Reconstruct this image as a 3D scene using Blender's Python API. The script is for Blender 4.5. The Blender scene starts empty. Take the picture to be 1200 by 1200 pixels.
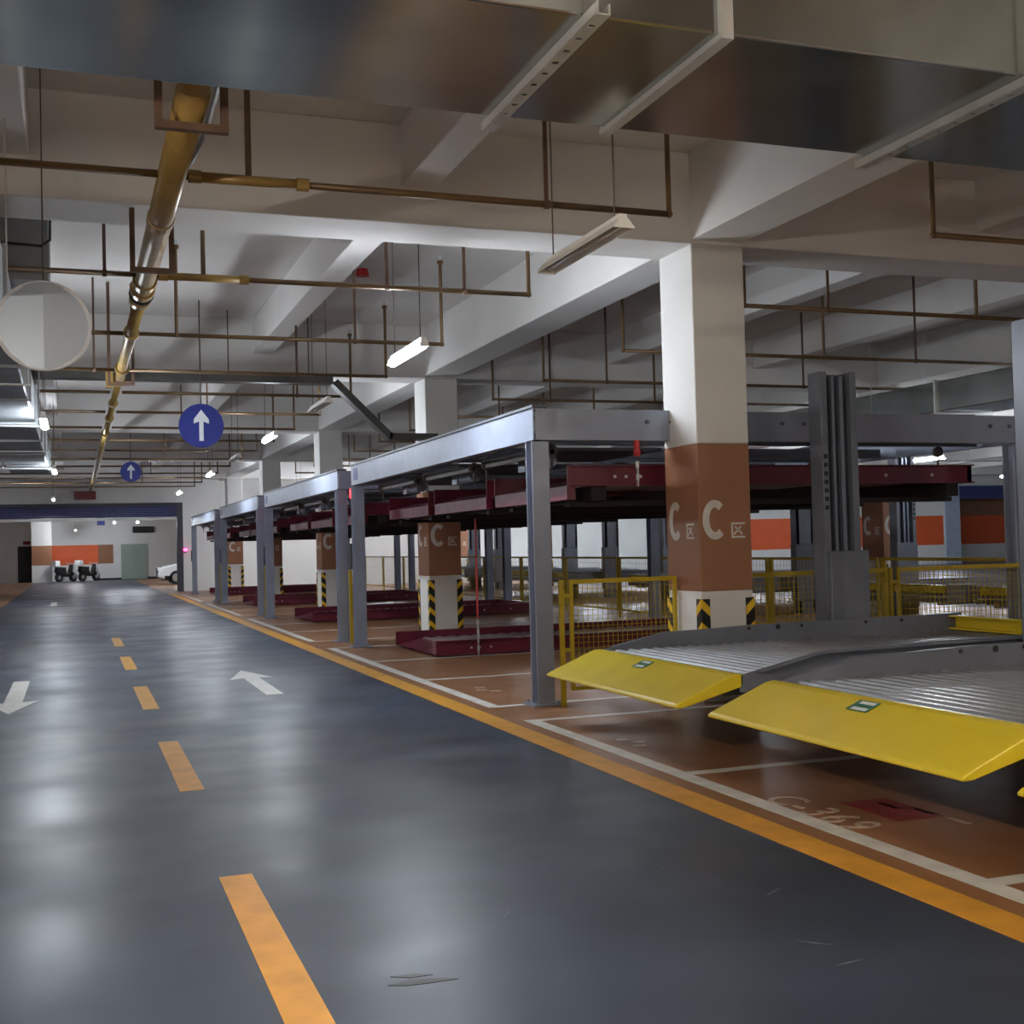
import bpy, math, random
from mathutils import Matrix, Vector
random.seed(7)
S = bpy.context.scene
COL = S.collection

# ------------------------------------------------------------------ camera, world, exposure
cam_d = bpy.data.cameras.new('camera')
cam = bpy.data.objects.new('camera', cam_d); COL.objects.link(cam)
cam_d.sensor_width = 36; cam_d.lens = 36 * 1406 / 1200; cam_d.clip_end = 300; cam_d.clip_start = .05
R = Matrix(((0.93905, 0.01465, -0.34348), (-0.34275, -0.03407, -0.93881), (-0.02545, 0.99931, -0.02697)))
R = R.to_quaternion().to_matrix()
cam.matrix_world = Matrix.Translation((0, 0, 1.5)) @ R.to_4x4()
S.camera = cam
w = bpy.data.worlds.new('world'); S.world = w; w.use_nodes = True
w.node_tree.nodes['Background'].inputs[0].default_value = (.75, .85, 1, 1)
w.node_tree.nodes['Background'].inputs[1].default_value = .05
vs = S.view_settings
vs.view_transform = 'Standard'; vs.look = 'None'; vs.gamma = 1; vs.use_curve_mapping = False
vs.exposure = 0.42
LAMP = 180.0       # radiance of a lit lamp diffuser

# ------------------------------------------------------------------ materials
def lin(h):
    h = h.lstrip('#'); c = [int(h[i:i+2], 16) / 255 for i in (0, 2, 4)]
    return tuple((x / 12.92 if x <= .04045 else ((x + .055) / 1.055) ** 2.4) for x in c) + (1,)
def mat(name, col, rough=.5, metal=0, var=.12, scale=3., rvar=.0, bump=0., bscale=40., emit=None, coat=0, stretch=None, rscale=None, detail=4):
    m = bpy.data.materials.new(name); m.use_nodes = True
    nt = m.node_tree; b = nt.nodes['Principled BSDF']
    if .2 < rough < .36: rough = .36 if rvar else max(rough, .29)
    c = lin(col) if isinstance(col, str) else col
    b.inputs['Roughness'].default_value = rough; b.inputs['Metallic'].default_value = metal
    b.inputs['Coat Weight'].default_value = coat
    b.inputs['Coat Roughness'].default_value = .12
    tc = nt.nodes.new('ShaderNodeTexCoord'); src = tc.outputs['Object']
    geo = nt.nodes.new('ShaderNodeNewGeometry'); src = geo.outputs['Position']
    if stretch:
        mp = nt.nodes.new('ShaderNodeMapping'); mp.inputs['Scale'].default_value = stretch
        nt.links.new(src, mp.inputs['Vector']); src = mp.outputs['Vector']
    n = nt.nodes.new('ShaderNodeTexNoise'); n.inputs['Scale'].default_value = scale; n.inputs['Detail'].default_value = detail
    nt.links.new(src, n.inputs['Vector'])
    mx = nt.nodes.new('ShaderNodeMix'); mx.data_type = 'RGBA'
    mx.inputs[6].default_value = tuple(x * (1 - var) for x in c[:3]) + (1,)
    mx.inputs[7].default_value = tuple(min(1, x * (1 + var)) for x in c[:3]) + (1,)
    rp = nt.nodes.new('ShaderNodeMapRange'); rp.interpolation_type = 'SMOOTHSTEP'; rp.inputs[1].default_value = .2; rp.inputs[2].default_value = .8
    nt.links.new(n.outputs['Fac'], rp.inputs[0]); nt.links.new(rp.outputs[0], mx.inputs[0])
    nt.links.new(mx.outputs[2], b.inputs['Base Color'])
    if rvar:
        n2 = nt.nodes.new('ShaderNodeTexNoise'); n2.inputs['Scale'].default_value = rscale or scale * 2.3; n2.inputs['Detail'].default_value = 2
        nt.links.new(src, n2.inputs['Vector'])
        r2 = nt.nodes.new('ShaderNodeMapRange'); r2.interpolation_type = 'SMOOTHSTEP'; r2.inputs[1].default_value = .2; r2.inputs[2].default_value = .8
        r2.inputs[3].default_value = max(.29, rough - rvar); r2.inputs[4].default_value = rough + rvar
        nt.links.new(n2.outputs['Fac'], r2.inputs[0]); nt.links.new(r2.outputs[0], b.inputs['Roughness'])
    if bump:
        n3 = nt.nodes.new('ShaderNodeTexNoise'); n3.inputs['Scale'].default_value = bscale; n3.inputs['Detail'].default_value = 3
        nt.links.new(src, n3.inputs['Vector'])
        bp = nt.nodes.new('ShaderNodeBump'); bp.inputs['Strength'].default_value = bump; bp.inputs['Distance'].default_value = .01
        nt.links.new(n3.outputs['Fac'], bp.inputs['Height']); nt.links.new(bp.outputs[0], b.inputs['Normal'])
    if emit:
        b.inputs['Emission Color'].default_value = emit[0]; b.inputs['Emission Strength'].default_value = emit[1]
    return m
M = {}
M['aisle'] = mat('aisle_epoxy', (.033, .046, .074, 1), .37, var=.40, scale=.8, rvar=.08, rscale=1.1, bump=.03, bscale=2.5, detail=5)
M['bay'] = mat('bay_epoxy', (.27, .128, .060, 1), .30, var=.14, scale=1.1, rvar=.04, bump=.03, bscale=3, detail=4)
M['yline'] = mat('yellow_paint', (.62, .30, .035, 1), .42, var=.16, scale=6, bump=.03, bscale=12, detail=8)
M['wline'] = mat('white_floor_paint', (.62, .60, .56, 1), .42, var=.16, scale=7, detail=8)
M['worn'] = mat('worn_white_floor_paint', (.48, .38, .30, 1), .4, var=.3, scale=22, detail=8)
M['slab'] = mat('ceiling_paint', (.72, .69, .66, 1), .85, var=.07, scale=.8, bump=.03, bscale=14)
M['beam'] = mat('beam_paint', (.72, .70, .68, 1), .8, var=.05, scale=.9, bump=.03, bscale=14)
M['colw'] = mat('column_white', (.74, .73, .71, 1), .6, var=.04, scale=2)
M['colb'] = mat('column_brown', (.33, .150, .082, 1), .5, var=.06, scale=2.5)
M['wall'] = mat('wall_paint', (.78, .78, .77, 1), .7, var=.06, scale=.7)
M['orange'] = mat('orange_paint', (.80, .13, .035, 1), .5, var=.05)
M['letter'] = mat('letter_paint', (.66, .62, .58, 1), .5, var=.1, scale=12)
M['black'] = mat('black_paint', (.012, .012, .013, 1), .45, var=.2)
M['hyel'] = mat('hazard_yellow', (.80, .50, .02, 1), .42, var=.08)
M['steel'] = mat('grey_rack_paint', (.27, .30, .385, 1), .33, metal=.25, var=.10, scale=2.5, rvar=.06)
M['steeld'] = mat('dark_rack_paint', (.105, .112, .135, 1), .42, metal=.2, var=.15, scale=3)
M['liftg'] = mat('lift_grey_paint', (.165, .18, .225, 1), .36, metal=.15, var=.10, scale=3)
M['mastd'] = mat('mast_inner_steel', (.10, .105, .125, 1), .3, metal=.5, var=.1)
M['railm'] = mat('mast_rail_steel', (.26, .29, .36, 1), .3, metal=.6, var=.1)
M['galv'] = mat('galvanised_deck', (.56, .58, .60, 1), .30, metal=.85, var=.10, scale=6, rvar=.06)
M['duct'] = mat('galvanised_duct', (.36, .385, .38, 1), .18, metal=1.0, var=.22, scale=1.2, bump=.045, bscale=1.5)
M['ductr'] = mat('dull_galvanised_duct', (.34, .36, .38, 1), .42, metal=.8, var=.14, scale=1.5, rvar=.06)
M['strut'] = mat('zinc_strut', (.62, .63, .62, 1), .35, metal=.7, var=.1)
M['lip'] = mat('yellow_ramp_paint', (.70, .54, .022, 1), .30, var=.05, scale=2, rvar=.05)
M['fence'] = mat('fence_yellow_paint', (.48, .34, .015, 1), .4, var=.1)
M['red'] = mat('maroon_pallet_paint', (.125, .012, .028, 1), .30, var=.15, scale=3, rvar=.06)
M['rdeck'] = mat('pallet_deck', (.40, .34, .34, 1), .38, metal=.6, var=.2, scale=3)
M['under'] = mat('pallet_underframe', (.018, .012, .014, 1), .7, var=.2)
M['pipe'] = mat('old_yellow_pipe', (.32, .205, .06, 1), .36, var=.25, scale=3.5, metal=.2)
M['pipeb'] = mat('brown_branch_pipe', (.135, .078, .032, 1), .42, var=.25, scale=4, metal=.2)
M['rust'] = mat('rusty_bracket', (.115, .062, .038, 1), .6, var=.25, scale=8)
M['drod'] = mat('hanger_rod', (.06, .045, .04, 1), .5, var=.2)
M['blue'] = mat('sign_blue', (.008, .020, .22, 1), .4, var=.05)
M['swhite'] = mat('sign_white', (.72, .74, .78, 1), .45, var=.04)
M['disc'] = mat('sign_back_aluminium', (.37, .42, .49, 1), .38, metal=.8, var=.06, scale=2)
M['lampw'] = mat('lamp_housing', (.78, .77, .74, 1), .4, var=.04)
M['tube'] = mat('dead_tube', (.70, .70, .68, 1), .3, var=.02)
M['litw'] = mat('added_warm_tube', (.9, .9, .9, 1), .3, var=.01, emit=((1, .90, .76, 1), LAMP * 2.1))  # stronger warm glow for the added out-of-frame lamps
M['lit'] = mat('lit_tube', (.9, .9, .9, 1), .3, var=.01, emit=((.86, .93, 1, 1), LAMP))
M['rlit'] = mat('red_beacon', (.8, .02, .03, 1), .3, var=.02, emit=((1, .03, .05, 1), 3.0))
M['plit'] = mat('pink_beacon', (.8, .1, .3, 1), .3, var=.02, emit=((1, .06, .30, 1), 6.0))
M['shut'] = mat('blue_shutter', (.022, .040, .19, 1), .4, var=.1)
M['frame'] = mat('dark_door_frame', (.06, .065, .085, 1), .45, var=.1)
M['paleblue'] = mat('pale_blue_frame', (.40, .47, .60, 1), .45, var=.08)
M['green'] = mat('green_door_paint', (.33, .42, .37, 1), .5, var=.05)
M['redsign'] = mat('red_sign', (.22, .012, .018, 1), .4, var=.05)
M['tray'] = mat('cable_tray', (.085, .080, .072, 1), .5, metal=.4, var=.2)
M['carw'] = mat('white_car_paint', (.75, .76, .78, 1), .2, var=.02, coat=.6)
M['glass'] = mat('dark_glass', (.015, .018, .022, 1), .08, var=.05)
M['rubber'] = mat('rubber', (.02, .02, .02, 1), .7, var=.1)
M['head'] = mat('headlamp', (.8, .82, .85, 1), .15, var=.02)
M['sticker'] = mat('green_sticker', (.02, .16, .10, 1), .4, var=.1)
M['redpatch'] = mat('worn_red_floor_paint', (.22, .03, .03, 1), .4, var=.3, scale=14)
M['stain'] = mat('tyre_mark', (.025, .028, .032, 1), .45, var=.4, scale=20)
M['scuff'] = mat('pale_scuff', (.13, .14, .16, 1), .5, var=.4, scale=40)
M['dgrey'] = mat('grey_plenum', (.26, .27, .28, 1), .5, var=.08)

# ------------------------------------------------------------------ mesh helpers
class MB:
    def __init__(s): s.v = []; s.f = []
    def add(s, v, f):
        k = len(s.v); s.v += [tuple(p) for p in v]; s.f += [tuple(i + k for i in q) for q in f]; return s
    def box(s, x0, x1, y0, y1, z0, z1):
        v = [(x, y, z) for x in (x0, x1) for y in (y0, y1) for z in (z0, z1)]
        return s.add(v, [(0, 1, 3, 2), (4, 6, 7, 5), (0, 4, 5, 1), (2, 3, 7, 6), (0, 2, 6, 4), (1, 5, 7, 3)])
    def cyl(s, a, b, r, n=10, r2=None, cap=True):
        a = Vector(a); b = Vector(b); d = (b - a).normalized()
        u = d.orthogonal().normalized(); t = d.cross(u); r2 = r if r2 is None else r2
        v = []; f = []
        for i in range(n):
            q = 2 * math.pi * i / n; o = u * math.cos(q) + t * math.sin(q)
            v += [a + o * r, b + o * r2]
        for i in range(n):
            j = (i + 1) % n; f.append((2*i, 2*j, 2*j+1, 2*i+1))
        if cap: f += [tuple(2*i for i in range(n))[::-1], tuple(2*i+1 for i in range(n))]
        return s.add(v, f)
    def tube(s, pts, r, n=10):
        pts = [Vector(p) for p in pts]
        for a, b in zip(pts, pts[1:]): s.cyl(a, b, r, n)
        for p in pts[1:-1]: s.ball(p, r * 1.04, n)
        return s
    def ball(s, c, r, n=10, sz=1.):
        c = Vector(c); m = max(4, n // 2); v = []; f = []
        for i in range(m + 1):
            a = math.pi * i / m
            for j in range(n):
                b = 2 * math.pi * j / n
                v.append(c + Vector((r*math.sin(a)*math.cos(b), r*math.sin(a)*math.sin(b), r*sz*math.cos(a))))
        for i in range(m):
            for j in range(n):
                k = (j + 1) % n
                f.append((i*n+j, (i+1)*n+j, (i+1)*n+k, i*n+k))
        return s.add(v, f)
    def prism(s, poly, o, u, v, n, t):
        """flat polygon (2D) in plane o,u,v thickened by t along n"""
        o, u, v, n = Vector(o), Vector(u), Vector(v), Vector(n); k = len(poly)
        a = [o + u * p[0] + v * p[1] for p in poly]; b = [p + n * t for p in a]
        f = [tuple(range(k))[::-1], tuple(range(k, 2*k))] + [(i, (i+1) % k, (i+1) % k + k, i + k) for i in range(k)]
        return s.add(a + b, f)
    def profx(s, poly, y0, y1):     # (x,z) profile swept along y
        return s.prism(poly, (0, y0, 0), (1, 0, 0), (0, 0, 1), (0, 1, 0), y1 - y0)
    def build(s, name, m, parent=None, smooth=False, bevel=0, kind=None, label=None):
        me = bpy.data.meshes.new(name); me.from_pydata(s.v, [], s.f)
        import bmesh
        bm = bmesh.new(); bm.from_mesh(me); bmesh.ops.recalc_face_normals(bm, faces=bm.faces); bm.to_mesh(me); bm.free()
        me.materials.append(M[m] if isinstance(m, str) else m)
        if smooth:
            for p in me.polygons: p.use_smooth = True
        o = bpy.data.objects.new(name, me); COL.objects.link(o)
        if parent is not None:
            o.parent = parent; o.matrix_parent_inverse = parent_inv(parent)
        if bevel:
            b = o.modifiers.new('bevel', 'BEVEL'); b.width = bevel; b.segments = 2; b.limit_method = 'ANGLE'
            b.harden_normals = False
        if kind: o['kind'] = kind
        if label: o['label'] = label
        return o
def parent_inv(p):      # thing = Empty at its base; meshes are modelled in world coordinates
    return Matrix.Translation(p.location).inverted() if p.type == 'EMPTY' else Matrix.Identity(4)
def tag(o, label, cat, group=None, kind=None):
    if label: o['label'] = label
    if cat: o['category'] = cat
    if group: o['group'] = group
    if kind: o['kind'] = kind
    return o
def thing(name, loc, label, cat, group=None, kind=None):
    o = bpy.data.objects.new(name, None); COL.objects.link(o); o.location = loc; o.empty_display_size = .2
    return tag(o, label, cat, group, kind)
def box(name, m, b, parent=None, **k): return MB().box(*b).build(name, m, parent, **k)
def struct(o, label=None, cat=None): o['kind'] = 'structure'; return tag(o, label, cat)
def share(src, parent, loc):        # a piece that shares mesh data
    o = src.copy(); COL.objects.link(o); o.parent = parent
    o.matrix_parent_inverse = parent_inv(parent) if parent else Matrix.Identity(4); o.location = loc
    return o

# ------------------------------------------------------------------ FLOOR
def flr(name, m, x0, x1, y0, y1, label): return struct(box(name, m, (x0, x1, y0, y1, -.2, 0)), label, 'floor')
aisle = flr('floor', 'aisle', -2.05, 3.23, -10, 76, 'blue grey glossy epoxy driving lane floor with yellow dashes')
bayf = flr('floor', 'bay', 3.23, 16.9, -10, 48.3, 'brown glossy epoxy parking bay floor with white lines')
flr('floor', 'bay', -9.5, -2.05, -10, 76, 'brown epoxy floor under the rack across the lane')
flr('floor', 'aisle', 16.9, 47, -10, 48.3, 'grey epoxy floor of the lane behind the racks')
flr('floor', 'bay', 3.23, 12, 48.3, 76, 'brown floor beyond the roller shutter where the white car stands')
T = .0022
def mark(name, m, x0, x1, y0, y1, p, **k): return box(name, m, (x0, x1, y0, y1, .0003, T), p, **k)
for k in range(-2, 4):
    y = 7.85 + 4.26 * (k - 0); mark('lane_dash', 'yline', .605, .755, y, y + 2.12, aisle)
yb = mark('border_line', 'yline', 3.235, 3.44, -9, 46.0, bayf, label='long yellow border line')
# bay lines
def bayset(y0, y1, ys, x1=9.4):
    mark('bay_front_line', 'wline', 3.57, 3.69, y0, y1, bayf)
    for y in ys: mark('bay_line', 'wline', 3.69, x1, y - .05, y + .05, bayf)
bayset(-6.6, 9.6, [9.55, 6.90, 4.17, 1.45, -1.3, -4])
for k, y0 in enumerate((10.5, 19.5, 28.5, 37.5)):
    bayset(y0, y0 + 7.55, [y0 + .05, y0 + 2.55, y0 + 5.05, y0 + 7.5])
def arrow(name, x, y, L, W, s, d, p):
    hl = .95
    pts = [(-s/2, 0), (s/2, 0), (s/2, L-hl), (W/2, L-hl-.1), (0, L), (-W/2, L-hl-.1), (-s/2, L-hl)]
    MB().prism(pts, (x, y, .0003), (d, 0, 0), (0, d, 0), (0, 0, 1), T - .0003).build(name, 'wline', p)
arrow('lane_arrow', 1.95, 12.65, 2.75, .52, .18, 1, aisle)
arrow('lane_arrow', -.61, 15.65, 3.2, .50, .18, -1, aisle)
arrow('lane_arrow', -.61, 41.5, 3.2, .50, .18, -1, aisle)
mark('floor_joint', 'stain', -2.0, 3.2, 38.0, 38.10, aisle)
mark('floor_joint', 'stain', -2.0, 3.2, 45.2, 45.4, aisle)
# tyre smear
sm = MB()
sm.prism([(0, 0), (.12, .05), (.3, .045), (.36, .02), (.22, -.005), (.1, -.02)], (0.988, 4.059, .0003), (.66, -.15, 0), (.15, .8, 0), (0, 0, 1), .0012)
sm.prism([(.02, .1), (.14, .12), (.24, .09), (.12, .07)], (0.988, 4.059, .0003), (.66, -.15, 0), (.15, .8, 0), (0, 0, 1), .0012)
sm.build('tyre_smear', 'stain', aisle)
for i, (x, y) in enumerate([(2.76, 4.45), (2.51, 4.98), (2.55, 3.83), (2.55, 3.61), (1.64, 4.65), (0.61, 6.85)]):
    a = .5 + i * .9; c_, s_ = math.cos(a), math.sin(a)
    MB().prism([(-.06, -.004), (0, -.008), (.07, .002), (.01, .006)], (x, y, .0003), (c_, s_, 0), (-s_, c_, 0), (0, 0, 1), .0008).build('scuff_mark', 'scuff', aisle)
def text_mesh(name, body, size, m, o, u, v, n, parent, depth=.0015, sx=1.0, shear=0):
    c = bpy.data.curves.new('t', 'FONT'); c.body = body; c.size = size; c.extrude = depth; c.shear = shear; c.space_character = 1.12
    t = bpy.data.objects.new('t', c); COL.objects.link(t); bpy.context.view_layer.update()
    me = bpy.data.meshes.new_from_object(t.evaluated_get(bpy.context.evaluated_depsgraph_get()))
    bpy.data.objects.remove(t); bpy.data.curves.remove(c)
    mm = Matrix((Vector(u) * sx, Vector(v), Vector(n))).transposed().to_4x4(); me.transform(Matrix.Translation(o) @ mm)
    me.materials.clear(); me.materials.append(M[m]); me.name = name
    ob = bpy.data.objects.new(name, me); COL.objects.link(ob)
    if parent: ob.parent = parent; ob.matrix_parent_inverse = parent_inv(parent)
    return ob
text_mesh('bay_number', 'C-369', .33, 'worn', (3.69, 6.06, .001), (0, -1, 0), (1, 0, 0), (0, 0, 1), bayf, sx=.95)['label'] = 'worn white stencilled bay number C-369'
pt = mark('paint_patch', 'redpatch', 4.02, 4.32, 5.25, 5.75, bayf, label='worn dark red paint patch')
for (x, y) in ((4.2, 5.6), (4.28, 5.4), (4.3, 5.15)): mark('paint_fragment', 'worn', x, x + .03, y - .1, y + .06, bayf)
for (x, y) in ((3.82, 8.25), (3.9, 8.1), (3.83, 7.95), (3.95, 12.0), (3.9, 11.8), (4.0, 11.65)): mark('paint_fragment', 'worn', x, x + .10, y, y + .09, bayf)

# ------------------------------------------------------------------ CEILING, BEAMS, WALLS
SL = 5.1
struct(box('ceiling', 'slab', (-9.5, 47, -10, 48.3, SL, SL + .2)), 'pale painted concrete ceiling slab', 'ceiling')
struct(box('ceiling', 'slab', (-9.5, 12, 48.6, 76, 3.75, 3.95)), 'low ceiling beyond the blue roller shutter', 'ceiling')
XB = [1.13 + 9 * k for k in range(-1, 6)]
for i, y in enumerate(XB):
    struct(box('ceiling_beam', 'beam', (-9.5, 47, y - .33, y + .33, 4.25, SL), bevel=.012), 'pale concrete beam crossing over the lane', 'beam')['group'] = 'cross beams'
mains = [(-4.62, -4.07), (5.42, 5.97), (14.3, 14.85), (23.2, 23.75), (32.1, 32.65)]
for a, b in mains:
    struct(box('ceiling_beam', 'beam', (a, b, -10, 48.3, 4.285, SL), bevel=.012), 'wide pale concrete beam running along a column row', 'beam')['group'] = 'beams along the column rows'
for a in (-.58, 2.66, 8.72, 11.6, 17.6, 20.5, 26.5, 29.5, 36, 40):
    struct(box('ceiling_beam', 'beam', (a, a + .30, -10, 48.3, 4.57, SL), bevel=.012), 'narrow pale secondary beam between column rows', 'beam')['group'] = 'secondary beams'
FW = 48.3
wf = thing('wall_far', (0, FW, 0), 'pale painted end wall with a wide vehicle opening', 'wall', kind='structure')
for b in ((-9.5, -2.9, 0, SL), (-2.9, 3.96, 3.42, SL), (3.96, 40.6, 0, SL), (40.6, 45.4, 3.85, SL), (45.4, 47, 0, SL)):
    box('wall_section', 'wall', (b[0], b[1], FW, FW + .3, b[2], b[3]), wf)
box('painted_band', 'orange', (27.5, 40.3, FW - .008, FW + .01, .95, 2.38), wf, label='orange painted band')
struct(box('wall_left', 'wall', (-9.8, -9.5, -10, 76, 0, SL)), 'pale wall behind the rack across the lane', 'wall')
struct(box('wall_right', 'wall', (47, 47.3, -10, 48.3, 0, SL)), 'pale wall at the far side of the rear lane', 'wall')
struct(box('wall_front', 'wall', (-9.5, 47, -10.3, -10, 0, SL)), 'pale wall closing the garage at the entrance end', 'wall')
# opening 1: frame + roller shutter slats
d1 = thing('door_1', (.5, FW, 0), 'wide vehicle opening with a rolled-up blue shutter', 'door', kind='structure')
box('door_frame', 'frame', (3.78, 4.0, FW - .04, FW + .34, 0, 3.46), d1)
box('door_frame', 'frame', (-2.95, -2.75, FW - .04, FW + .34, 0, 3.46), d1)
box('door_header', 'frame', (-2.75, 3.78, FW - .04, FW + .34, 3.34, 3.46), d1)
for k in range(6):
    box('shutter_slat', 'shut', (-2.75, 3.78, FW + .08 + .012 * (k % 2), FW + .14, 2.92 + .07 * k, 2.985 + .07 * k), d1)
box('shutter_bottom_rail', 'strut', (-2.75, 3.78, FW + .06, FW + .16, 2.80, 2.90), d1)
d2 = thing('door_2', (43, FW, 0), 'second vehicle opening with pale blue frame and blue shutter', 'door', kind='structure')
box('door_frame', 'paleblue', (40.4, 41.3, FW - .06, FW + .2, 0, 3.85), d2)
box('door_header', 'colw', (40.3, 45.5, FW - .25, FW - .02, 3.9, 4.25), d2)
for k in range(5): box('shutter_slat', 'shut', (41.3, 45.4, FW + .02, FW + .1, 3.2 + .13 * k, 3.32 + .13 * k), d2)
struct(box('wall_beyond', 'colb', (40, 47, FW + 3, FW + 3.2, 2.4, 4.2)), 'brown wall seen through the second opening', 'wall')
struct(box('wall_beyond', 'orange', (40, 47, FW + 3, FW + 3.2, 0.9, 2.4)), 'dark orange wall band seen through the second opening', 'wall')
struct(box('wall_beyond', 'wall', (40, 47, FW + 3, FW + 3.2, 0, .9)), 'pale wall foot seen through the second opening', 'wall')
struct(box('floor', 'aisle', (40, 47, FW, FW + 3.2, -.2, 0)), 'floor strip inside the second opening', 'floor')
struct(box('ceiling', 'slab', (40, 47, FW + .3, FW + 3.2, 4.2, 4.4)), 'ceiling inside the second opening', 'ceiling')

# ------------------------------------------------------------------ COLUMNS
def cshape(h, w_, t, n=18):
    o = []; i = []
    for k in range(n + 1):
        a = math.radians(48 + (312 - 48) * k / n)
        o.append((math.cos(a) * w_ / 2, math.sin(a) * h / 2)); i.append((math.cos(a) * (w_ / 2 - t), math.sin(a) * (h / 2 - t)))
    return o, i
def letter_c(mb, c, h, w_, t, u, v, n):
    o, i = cshape(h, w_, t)
    for k in range(len(o) - 1):
        mb.prism([o[k], o[k+1], i[k+1], i[k]], c, u, v, n, .003)
def qu(mb, c, s, u, v, n):
    h = s / 2; t = s * .13
    R_ = lambda a, b, e, f: mb.prism([(a, b), (e, b), (e, f), (a, f)], c, u, v, n, .003)
    R_(-h, h - t, h, h); R_(-h, -h, -h + t, h - t); R_(-h + t, -h, h, -h + t)
    for sx in (1, -1):
        p = (-.22 * s * sx, .24 * s); q = (.30 * s * sx, -.26 * s)
        d = Vector((q[0] - p[0], q[1] - p[1])).normalized(); e = Vector((-d.y, d.x)) * t * .5
        mb.prism([(p[0]+e.x, p[1]+e.y), (q[0]+e.x, q[1]+e.y), (q[0]-e.x, q[1]-e.y), (p[0]-e.x, p[1]-e.y)], c, u, v, n, .003)
def column(x0, y0, label, signs=True, guards=True, wx=.55, wy=.65):
    x1, y1 = x0 + wx, y0 + wy
    t = thing('column', ((x0+x1)/2, (y0+y1)/2, 0), label, 'column', 'painted concrete columns', kind='structure')
    box('shaft_base', 'colw', (x0, x1, y0, y1, 0, 1.02), t, bevel=.012)
    box('painted_band', 'colb', (x0-.001, x1+.001, y0-.001, y1+.001, 1.02, 2.39), t, bevel=.012)
    box('shaft', 'colw', (x0, x1, y0, y1, 2.39, 4.25), t, bevel=.012)
    if signs:
        for (o, u, n) in (((x0, y0 - .001, 0), (1, 0, 0), (0, -1, 0)), ((x0 - .001, y1, 0), (0, -1, 0), (-1, 0, 0))):
            o = Vector(o); u_ = Vector(u); W = wx if u[0] else wy
            mb = MB(); letter_c(mb, o + u_ * (W * .30) + Vector((0, 0, 1.68)), .37, .26, .070, u, (0, 0, 1), n); mb.build('letter', 'letter', t)
            mb = MB(); qu(mb, o + u_ * (W * .74) + Vector((0, 0, 1.58)), .145, u, (0, 0, 1), n); mb.build('letter', 'letter', t)
    if guards:
        for (cx, sx) in ((x0, 1), (x1, -1)):
            for (cy, sy) in ((y0, 1), (y1, -1)):
                g = MB(); wd, th = .085, .008
                g.box(min(cx - sx*th, cx + sx*wd), max(cx - sx*th, cx + sx*wd), min(cy, cy - sy*th), max(cy, cy - sy*th), .08, .95)
                g.box(min(cx, cx - sx*th), max(cx, cx - sx*th), min(cy, cy + sy*wd), max(cy, cy + sy*wd), .08, .95)
                go = g.build('corner_guard', 'black', t)
                for k in range(4):
                    z = .14 + .215 * k
                    mb = MB()
                    q = [(-th, z + .085), (wd, z), (wd, z + .085), (-th, z + .17)]
                    mb.prism(q, (cx, cy - sy*th, 0), (sx, 0, 0), (0, 0, 1), (0, -sy, 0), .0015)
                    mb.prism(q, (cx - sx*th, cy, 0), (0, sy, 0), (0, 0, 1), (-sx, 0, 0), .0015)
                    mb.build('stripe', 'hyel', go)
    return t
names = ['beside the yellow mesh fence', 'behind the gap after the first rack', 'after the second rack', 'after the third rack', 'by the end wall']
for k in range(5):
    column(5.42, 9.80 + 9 * k - (.0 if k == 0 else 0), 'brown banded column with painted letters ' + names[k])
for k in range(5):
    column(14.3, 9.80 + 9 * k, 'brown banded column in the rear row, ' + ['level with the mesh fence', 'level with the gap after the first rack', 'level with the end of the second rack', 'level with the end of the third rack', 'close to the end wall'][k])
column(-4.62, 36.8, 'brown banded column in the rack across the lane', wx=.55)
column(32.1, 27.8, 'plain banded column standing near the orange banded wall', signs=False, guards=False)
column(-4.62, 9.8, 'brown banded column across the lane near the hanging sign back', signs=True)

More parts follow.
